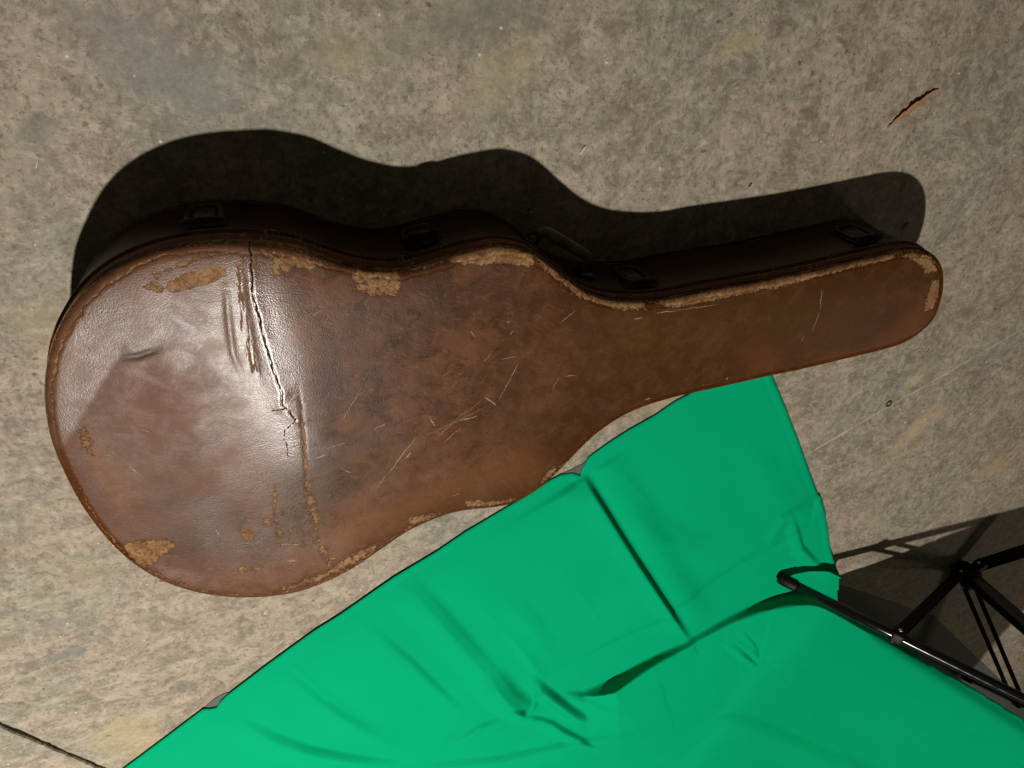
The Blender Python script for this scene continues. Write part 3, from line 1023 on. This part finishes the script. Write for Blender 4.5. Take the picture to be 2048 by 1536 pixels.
# curtain: from the floor fold up to the stand, right edge straight
E0 = np.array([0.917, -1.164, 0.035])
E_DIR = np.array([0.4928, -0.0890, 0.8656])
WD = np.array([0.35, 0.94]) / np.hypot(0.35, 0.94)
PD = np.array([WD[1], -WD[0]])                           # plan direction in which the curtain climbs
SLOPE = E_DIR[2] / (E_DIR[:2] @ PD)
e_end = E0 + E_DIR * 0.75
e_start = E0 + E_DIR * 0.07
poly += [(float(e_start[0]), float(e_start[1])), (float(e_end[0]), float(e_end[1]))]
far = e_end[:2] - WD * 1.9
poly += [(float(far[0]), float(far[1])), (0.2, -3.0)]
pp = np.array(poly)
GX0, GX1 = pp[:, 0].min() - .01, pp[:, 0].max() + .01
GY0, GY1 = pp[:, 1].min() - .01, pp[:, 1].max() + .01
STEP = 0.0028
gx = np.arange(GX0, GX1, STEP)
gy = np.arange(GY0, GY1, STEP)
CXg, CYg = np.meshgrid(gx, gy, indexing='ij')
inside = in_poly(CXg, CYg, poly)


WAVE_PX = [(1120, 1384, 0.0), (1165, 1397, .010), (1232, 1393, .033), (1310, 1337, .022), (1384, 1292, .012), (1467, 1252, .016), (1540, 1228, .026), (1600, 1219, .034), (1660, 1215, .038), (1760, 1195, .040), (1900, 1150, .040)]


def wave_line():
    P = np.array([at(x, y, 0.006 + h)[:2] for x, y, h in WAVE_PX])
    L = np.r_[0, np.cumsum(np.hypot(*np.diff(P, axis=0).T))]
    return P, (L / L[-1], np.array([h for _, _, h in WAVE_PX]))


def cloth_height(X, Y):
    z = np.full(X.shape, 0.0042)
    ad = lambda pts: seg_dist(X, Y, W2(pts))
    z += (value_noise(X, Y, 0.34, 11) - .35) * 0.010
    z += (value_noise(X, Y, 0.10, 12) - .5) * 0.0022
    # soft undulations: (pixel polyline, height, width on the lit side, width on the far side)
    for pts, a, wl_, wr_ in [
        ([(800, 1150), (870, 1222), (930, 1290), (985, 1352)], 0.011, .05, .028), ([(735, 1245), (820, 1318), (925, 1424)], 0.0055, .05, .012),
        ([(470, 1430), (540, 1466), (610, 1492), (700, 1512), (800, 1528)], 0.010, .05, .016), ([(820, 1538), (1000, 1512), (1107, 1481), (1273, 1453)], 0.0085, .05, .018),
        ([(1300, 1532), (1438, 1428), (1546, 1368), (1640, 1310), (1760, 1262)], 0.0085, .06, .024), ([(1240, 1010), (1330, 1075), (1430, 1110)], 0.005, .06, .05),
        ([(1470, 1130), (1530, 1080), (1560, 1030), (1640, 985)], .006, .03, .014), ([(1190, 1010), (1290, 1150), (1370, 1262)], .006, .02, .09),
        ([(1500, 850), (1530, 950), (1580, 1040)], .004, .06, .04), ([(1000, 1180), (1060, 1240), (1100, 1320)], .004, .05, .03), ([(620, 1370), (700, 1440), (800, 1490)], .004, .05, .03),
        ([(972, 1338), (1010, 1384), (1056, 1418)], .022, .05, .034), ([(1060, 1348), (1085, 1372), (1125, 1400), (1170, 1430)], .019, .028, .013),
        ([(1036, 1422), (1100, 1433), (1150, 1462), (1188, 1486)], .011, .03, .0065), ([(1012, 1396), (1036, 1404), (1046, 1418)], .011, .012, .005), ([(1056, 1416), (1066, 1390), (1074, 1360)], .005, .012, .006),
        ([(1056, 1418), (1030, 1440), (985, 1462), (930, 1500)], .006, .03, .008), ([(1120, 1382), (1150, 1388), (1225, 1400)], .005, .02, .012), ([(1078, 1362), (1050, 1300), (1010, 1250)], .003, .03, .02),
        ([(1440, 1262), (1470, 1288), (1508, 1322)], .010, .02, .007), ([(1470, 1246), (1495, 1275), (1508, 1305)], .007, .016, .006), ([(1510, 1298), (1548, 1320), (1582, 1352), (1672, 1462)], .004, .03, .007),
        ([(1165, 985), (1300, 1190), (1385, 1300)], .0025, .02, .02), ([(560, 1330), (640, 1395), (760, 1470)], .0035, .04, .012), ([(905, 1486), (960, 1446), (1010, 1428)], .007, .03, .012),
        ([(1578, 1030), (1596, 1090), (1640, 1135)], .008, .025, .010)]:
        d, s, p = ad(pts)
        env = np.sin(np.pi * np.clip(p, .02, .98)) ** .75
        rl = np.maximum(0, 1 - d / wl_)
        rl = rl * rl * (3 - 2 * rl)
        rr = np.maximum(0, 1 - d / wr_)
        rr = np.where(rr > .5, rr, 2 * rr * rr)
        z += a * np.where(s > 0, rr, rl) * env
    # fold creases left from storage (pressed sharp lines)
    for pts, a, w in [
        ([(1085, 1348), (1200, 1285), (1345, 1208), (1345, 1207), (1480, 1120), (1640, 1028)], 0.0080, 0.0090), ([(1000, 1240), (1085, 1348)], .0015, .006), ([(930, 1170), (1010, 1260), (1085, 1348)], 0.0012, .006),
        ([(1040, 1500), (1090, 1536)], .0015, .006),
        ([(1510, 1298), (1545, 1318), (1580, 1350)], -0.0050, 0.005), ([(1580, 1350), (1640, 1420), (1675, 1465)], 0.0024, 0.006), ([(1435, 1262), (1460, 1280), (1508, 1318)], -0.0080, 0.008), ([(1468, 1250), (1490, 1272), (1508, 1300)], -0.0050, 0.005), ([(1450, 1262), (1480, 1278), (1506, 1300)], 0.0070, 0.006),
        ([(560, 1300), (660, 1390)], .0012, .005), ([(1140, 1150), (1210, 1260)], .001, .006), ([(1240, 940), (1300, 1010)], .001, .006), ([(1575, 880), (1460, 960), (1300, 1060)], -.0010, .006)]:
        d, s, p = ad(pts)
        z += a * np.exp(-np.abs(d) / w) * np.sin(np.pi * np.clip(p, .04, .96)) ** .6
    # sharp pleat running down from the cloth's end
    pts = [(1161, 948), (1200, 1010), (1260, 1105), (1320, 1195), (1378, 1280)]
    d, s, p = ad(pts)
    s = s * PLEAT_SIGN
    fade = smoothstep(1.0, .75, p) * .85 + .15
    fade = fade * smoothstep(0.0, .02, p)
    z += np.where(s > 0, 0.018 * np.exp(-(d / 0.055)), 0.018 * np.exp(-(d / 0.0062) ** 1.4) - 0.004 * np.exp(-((d - .01) / .010) ** 2) + .005 * np.exp(-((d - .045) / .026) ** 2)) * fade
    # long standing wave: raised lower cloth with a steep dark face towards the upper cloth
    wp, amp = wave_line()
    d, s, p = seg_dist(X, Y, wp)
    s = s * WAVE_SIGN
    am = np.interp(p, amp[0], amp[1])
    face = np.where(s > 0, np.exp(-(d / 0.20) ** 2), np.exp(-(d / 0.0075) ** 2.6))
    z += am * face
    # curtain
    q = (X - E0[0]) * PD[0] + (Y - E0[1]) * PD[1]
    k = 0.014
    z += SLOPE * k * np.logaddexp(0, np.clip((q) / k, -40, 400)) * smoothstep(-0.20, 0.02, q)
    return z


# which side is which: test points
_c = W2([(1161, 948), (1378, 1280)])
_t = W2([(1150, 1100)])
_, sgA, _ = seg_dist(_t[:, :1], _t[:, 1:], _c)
PLEAT_SIGN = float(sgA.ravel()[0])
_c = W2([(1128, 1388), (1640, 1205)])
_t = W2([(1500, 1400)])
_, sgB, _ = seg_dist(_t[:, :1], _t[:, 1:], _c)
WAVE_SIGN = float(sgB.ravel()[0])

ZC = cloth_height(CXg, CYg)
# edges settle to the floor except along the curtain
edge_pts = poly[:-4]
de, _, _ = seg_dist(CXg, CYg, edge_pts)
ZC = 0.0019 + (ZC - 0.0019) * np.where(CXg < 0.86, smoothstep(-0.01, 0.05, de) * .85 + .15, 1)
de2, _, pe2 = seg_dist(CXg, CYg, [(0.975, -1.1745), (float(e_end[0]), float(e_end[1]))])
ZC = np.maximum(ZC, 0.0018)
ZC += 0.0006 * smoothstep(0.0155, 0.0125, de) - 0.0006 * np.exp(-((de - 0.014) / 0.0022) ** 2)   # turned hem
ZC -= 0.030 * np.exp(-(de2 / 0.011) ** 2) * smoothstep(0, .05, ZC) 
ids = -np.ones(CXg.shape, int)
cell = inside[:-1, :-1] & inside[1:, :-1] & inside[1:, 1:] & inside[:-1, 1:]
use = np.zeros(CXg.shape, bool)
use[:-1, :-1] |= cell; use[1:, :-1] |= cell; use[1:, 1:] |= cell; use[:-1, 1:] |= cell
ids[use] = np.arange(use.sum())
ii, jj = np.nonzero(cell)
CQ = np.column_stack([ids[ii, jj], ids[ii + 1, jj], ids[ii + 1, jj + 1], ids[ii, jj + 1]])
vx, vy, vz = CXg[use].copy(), CYg[use].copy(), ZC[use].copy()
# the standing wave leans over towards the case
wp_, wa_ = wave_line()
wp_ = spline(wp_, 90, closed=False)
d_, s__, p_ = seg_dist(vx, vy, wp_)
s__ = s__ * WAVE_SIGN
j_ = np.clip((p_ * 89).astype(int), 0, 88)
wt = wp_[j_ + 1] - wp_[j_]
wt /= np.linalg.norm(wt, axis=1)[:, None]
wn_ = np.column_stack([-wt[:, 1], wt[:, 0]])
if (wn_[0] @ (W2([(1232, 1300)])[0] - wp_[5])) < 0:
    wn_ = -wn_
am_ = np.interp(p_, wa_[0], wa_[1])
lean = np.where(s__ > 0, np.exp(-(d_ / 0.035) ** 2), np.exp(-(d_ / 0.0070) ** 2)) * am_ * 0.38
lean *= smoothstep(1.0, .9, p_)
LEAN = wn_ * lean[:, None]
# border vertices slide onto the cut edge
cnt = np.zeros(len(vx), int)
np.add.at(cnt, CQ.ravel(), 1)
bd = np.nonzero(cnt < 4)[0]
PQ = np.array(poly + [poly[0]])
best = np.full(len(bd), 1e9)
nx, ny = vx[bd].copy(), vy[bd].copy()
for a, b in zip(PQ[:-1], PQ[1:]):
    v = b - a
    t = np.clip(((vx[bd] - a[0]) * v[0] + (vy[bd] - a[1]) * v[1]) / (v @ v), 0, 1)
    qx, qy = a[0] + t * v[0], a[1] + t * v[1]
    d = np.hypot(vx[bd] - qx, vy[bd] - qy)
    m = d < best
    best[m] = d[m]; nx[m] = qx[m]; ny[m] = qy[m]
ok = best < STEP * 1.6
vx[bd[ok]] = nx[ok]; vy[bd[ok]] = ny[ok]
vx += LEAN[:, 0]; vy += LEAN[:, 1]
cl = NT('green_cloth')
cp = cl.obj()
weave = cl.noise(cp, 700, 2, .6)
cl.set('Base Color', cl.mix(cl.math('ADD', cl.math('MULTIPLY', cl.noise(cp, 5, 3), .6), cl.math('MULTIPLY', weave, .4)), (0.0, 0.275, 0.122), (0.0, 0.345, 0.156)))
cl.set('Roughness', 0.85)
cl.set('Specular IOR Level', 0.04)
cl.set('Normal', cl.bump(cl.math('ADD', cl.math('MULTIPLY', weave, .22), cl.math('MULTIPLY', cl.noise(cp, 30, 3), 1.0)), 0.25, 0.003))
cloth_me = fast_mesh('green_cloth', np.column_stack([vx, vy, vz]), CQ)
cloth = link('green_cloth', cloth_me, cl.mat)
tag(cloth, 'bright green backdrop cloth spread creased over the concrete and rising to a black stand', 'cloth')
sol = cloth.modifiers.new('thickness', 'SOLIDIFY')
sol.thickness = 0.0009
sol.offset = -1

# grey backing sheet under the green cloth
bk = NT('grey_backing')
bk.set('Base Color', bk.mix(bk.noise(bk.obj(), 12, 3), (0.055, 0.062, 0.050), (0.075, 0.082, 0.068)))
bk.set('Roughness', 0.7)
bs = [(340, 1520), (411, 1412), (428, 1397), (447, 1386), (500, 1375), (570, 1330), (710, 1240), (910, 1105), (1020, 1030), (1122, 948), (1163, 928), (1200, 900), (1330, 850), (1500, 1000), (1600, 1150), (1700, 1175), (1868, 1232), (2030, 1388), (2200, 1560), (1500, 1800)]
bp = W2(bs)
bv = [(p[0], p[1], 0.0013) for p in bp] + [(p[0], p[1], 0.0005) for p in bp]
nb_ = len(bp)
bf = [tuple(range(nb_)), tuple(range(2 * nb_ - 1, nb_ - 1, -1))] + [(i, (i + 1) % nb_, nb_ + (i + 1) % nb_, nb_ + i) for i in range(nb_)]
bme = mesh_np('backing_sheet', bv, bf)
bmx = bmesh.new(); bmx.from_mesh(bme); bmesh.ops.triangulate(bmx, faces=bmx.faces); bmesh.ops.recalc_face_normals(bmx, faces=bmx.faces); bmx.to_mesh(bme); bmx.free()
bo = link('backing_sheet', bme, bk.mat, smooth=False)
tag(bo, 'dark grey backing sheet peeking out beneath the green cloth', 'sheet')

# ------------------------------------------------------------------ light stand
bl = NT('black_powder_coat')
bl.set('Base Color', (0.006, 0.006, 0.007, 1))
bl.set('Roughness', bl.ss(bl.noise(bl.obj(), 60, 3), .3, .7, .14, .20))
bl.set('Specular IOR Level', 0.45)
BLK = bl.mat
dl = NT('black_strip')
dl.set('Base Color', (0.004, 0.004, 0.004, 1))
dl.set('Roughness', 0.6)
dl.set('Specular IOR Level', 0.15)
DULL = dl.mat
bolt_m = NT('zinc_bolt')
bolt_m.set('Base Color', (0.62, 0.60, 0.55, 1))
bolt_m.set('Metallic', 0.9)
bolt_m.set('Roughness', 0.38)
plm = NT('black_plastic')
plm.set('Base Color', (0.005, 0.005, 0.005, 1))
plm.set('Roughness', 0.55)
plm.set('Specular IOR Level', 0.2)

PB = Vector((1.3487, -1.2324, 0.0))
stand = empty('light_stand', PB, 'black metal tripod stand with spread legs at the lower right of the cloth', 'light stand')
link('pole', tube_mesh('pole', [PB + Vector((0, 0, z)) for z in (0.012, 0.03, 0.6, 1.25)], 0.0175, 24), BLK, stand)
link('hub', tube_mesh('hub', [PB + Vector((0, 0, z)) for z in (0.006, 0.010, 0.048, 0.052)], [0.020, 0.0235, 0.0235, 0.021], 24), plm.mat, stand)
link('upper_collar', tube_mesh('upper_collar', [PB + Vector((0, 0, z)) for z in (0.505, 0.51, 0.57, 0.575)], [0.023, 0.027, 0.027, 0.023], 24), plm.mat, stand)
ang0 = math.radians(164.04)
for ang, R_ in ((ang0, 0.552), (math.radians(44.0), 0.552), (math.radians(-65.0), 0.552)):
    rd = Vector((math.cos(ang), math.sin(ang), 0))
    tg = Vector((-rd.y, rd.x, 0))
    foot = PB + rd * R_ + Vector((0, 0, 0.0135))
    topp = PB + rd * 0.020 + Vector((0, 0, 0.535))
    ld_ = (topp - foot).normalized()
    leg = link('leg', tube_mesh('leg', [foot.lerp(topp, t) for t in (0.02, .3, .6, 1)], 0.0098, 20), BLK, stand)
    capm = tube_mesh('foot_cap', [foot - ld_ * .004, foot, foot + ld_ * 0.03, foot + ld_ * .033], [0.009, 0.0122, 0.0124, 0.0112], 20)
    fc = link('foot_cap', capm, plm.mat, None); fc.parent = leg
    a = PB + rd * 0.036 + Vector((0, 0, 0.032))
    b = foot.lerp(topp, 0.307)
    # brace: two flat strips either side of the leg
    for sgn_ in (-1, 1):
        e = (b - a).normalized()
        upb = tg.cross(e).normalized()
        mid_ = (a + b) / 2 + tg * sgn_ * 0.0120
        ln = (b - a).length + 0.016
        Mx = Matrix(((e.x, tg.x, upb.x, mid_.x), (e.y, tg.y, upb.y, mid_.y), (e.z, tg.z, upb.z, mid_.z), (0, 0, 0, 1)))
        link('brace', box_mesh('brace', (ln, 0.0022, 0.019), Mx, 0.0008, 1), DULL, stand, smooth=False)
    # lug on the hub, bracket on the leg, bolts
    Ml = Matrix(((rd.x, tg.x, 0, a.x - rd.x * .006), (rd.y, tg.y, 0, a.y - rd.y * .006), (0, 0, 1, a.z), (0, 0, 0, 1)))
    link('hub_lug', box_mesh('hub_lug', (0.034, 0.0205, 0.022), Ml, 0.004, 2), plm.mat, stand)
    Mb = Matrix(((ld_.x, tg.x, ld_.cross(tg).x, b.x), (ld_.y, tg.y, ld_.cross(tg).y, b.y), (ld_.z, tg.z, ld_.cross(tg).z, b.z), (0, 0, 0, 1)))
    link('leg_bracket', box_mesh('leg_bracket', (0.022, 0.0215, 0.0235), Mb, 0.004, 2), plm.mat, stand)
    for c_ in (a, b):
        for sgn_ in (-1, 1):
            p0 = c_ + tg * sgn_ * 0.0125
            link('bolt', tube_mesh('bolt', [p0, p0 + tg * sgn_ * 0.0030, p0 + tg * sgn_ * 0.0045], [0.0042, 0.0042, 0.0026], 12), bolt_m.mat, stand)

# ------------------------------------------------------------------ debris on the floor
wd = NT('torn_fibre')
wn = wd.noise(wd.obj(), 150, 3)
wd.set('Base Color', wd.mix(wn, (0.22, 0.10, 0.045), (0.42, 0.22, 0.11)))
wd.set('Roughness', 0.8)


def sliver(name, px_pts, w, zc, mat, label, cat, group=None):
    P = W2(px_pts)
    P = spline(P, 24, closed=False)
    V, Fq = [], []
    n = len(P)
    rs = np.random.RandomState(len(name) + len(px_pts))
    for i in range(n):
        t = P[min(i + 1, n - 1)] - P[max(i - 1, 0)]
        t /= np.linalg.norm(t)
        nn_ = np.array([-t[1], t[0]])
        u = i / (n - 1)
        ww = w * (0.15 + 0.85 * math.sin(math.pi * u) ** .6) * (0.5 + 0.8 * rs.rand())
        zz = 0.0008 + zc * math.sin(math.pi * u) * (0.6 + .4 * rs.rand())
        a, b = P[i] + nn_ * ww * .5, P[i] - nn_ * ww * .5
        V += [(a[0], a[1], zz + ww * .35), (P[i][0], P[i][1], zz * .6 + 0.0006), (b[0], b[1], 0.0008 + zz * .2)]
        V += [(a[0], a[1], zz + ww * .35 - .0006), (P[i][0], P[i][1], max(.0001, zz * .6)), (b[0], b[1], 0.0002 + zz * .2)]
    for i in range(n - 1):
        a, b = i * 6, i * 6 + 6
        Fq += [(a, b, b + 1, a + 1), (a + 1, b + 1, b + 2, a + 2), (a + 3, a + 4, b + 4, b + 3), (a + 4, a + 5, b + 5, b + 4), (a, a + 3, b + 3, b), (a + 2, b + 2, b + 5, a + 5)]
    Fq += [(0, 1, 4, 3), (1, 2, 5, 4)]
    o = link(name, mesh_np(name, V, Fq), mat)
    return tag(o, label, cat, group)


sliver('leather_sliver', [(1774, 256), (1800, 232), (1825, 212), (1838, 204), (1855, 190), (1877, 178)], 0.0125, 0.002, wd.mat,
       'thin torn brown sliver curled on bare concrete beyond the narrow end of the case', 'scrap')
dk = NT('dark_fibre')
dk.set('Base Color', (0.03, 0.018, 0.010, 1)); dk.set('Roughness', .8)
sliver('leather_crumb', [(1497, 374), (1500, 369), (1503, 366)], 0.003, .001, dk.mat, 'tiny dark crumb on concrete just above the shadow of the case neck', 'crumb')
sliver('twig', [(1803, 460), (1810, 452), (1817, 445)], 0.0022, .002, dk.mat, 'short dark twig inside the shadow at the tip of the case', 'twig')
pz = NT('pale_chip')
pz.set('Base Color', (0.55, 0.5, 0.4, 1)); pz.set('Roughness', .8)
sliver('paint_chip', [(1160, 308), (1166, 298), (1172, 292)], 0.004, .001, pz.mat, 'small pale paint chip on concrete above the middle of the case shadow', 'chip')
sliver('straw', [(72, 337), (75, 328), (76, 320)], 0.0012, .001, pz.mat, 'fine pale straw on concrete left of the case shadow', 'straw')
rg = bpy.data.meshes.new('ring')
rc = at(1777, 807)
rpts = [(rc[0] + 0.0052 * math.cos(a), rc[1] + 0.0052 * math.sin(a), 0.0013) for a in np.linspace(0, 2 * math.pi, 20)]
ring = link('washer', tube_mesh('washer', rpts, 0.0012, 8, caps=False), dk.mat)
tag(ring, 'tiny dark ring lying on concrete beside the pale scored line', 'washer')
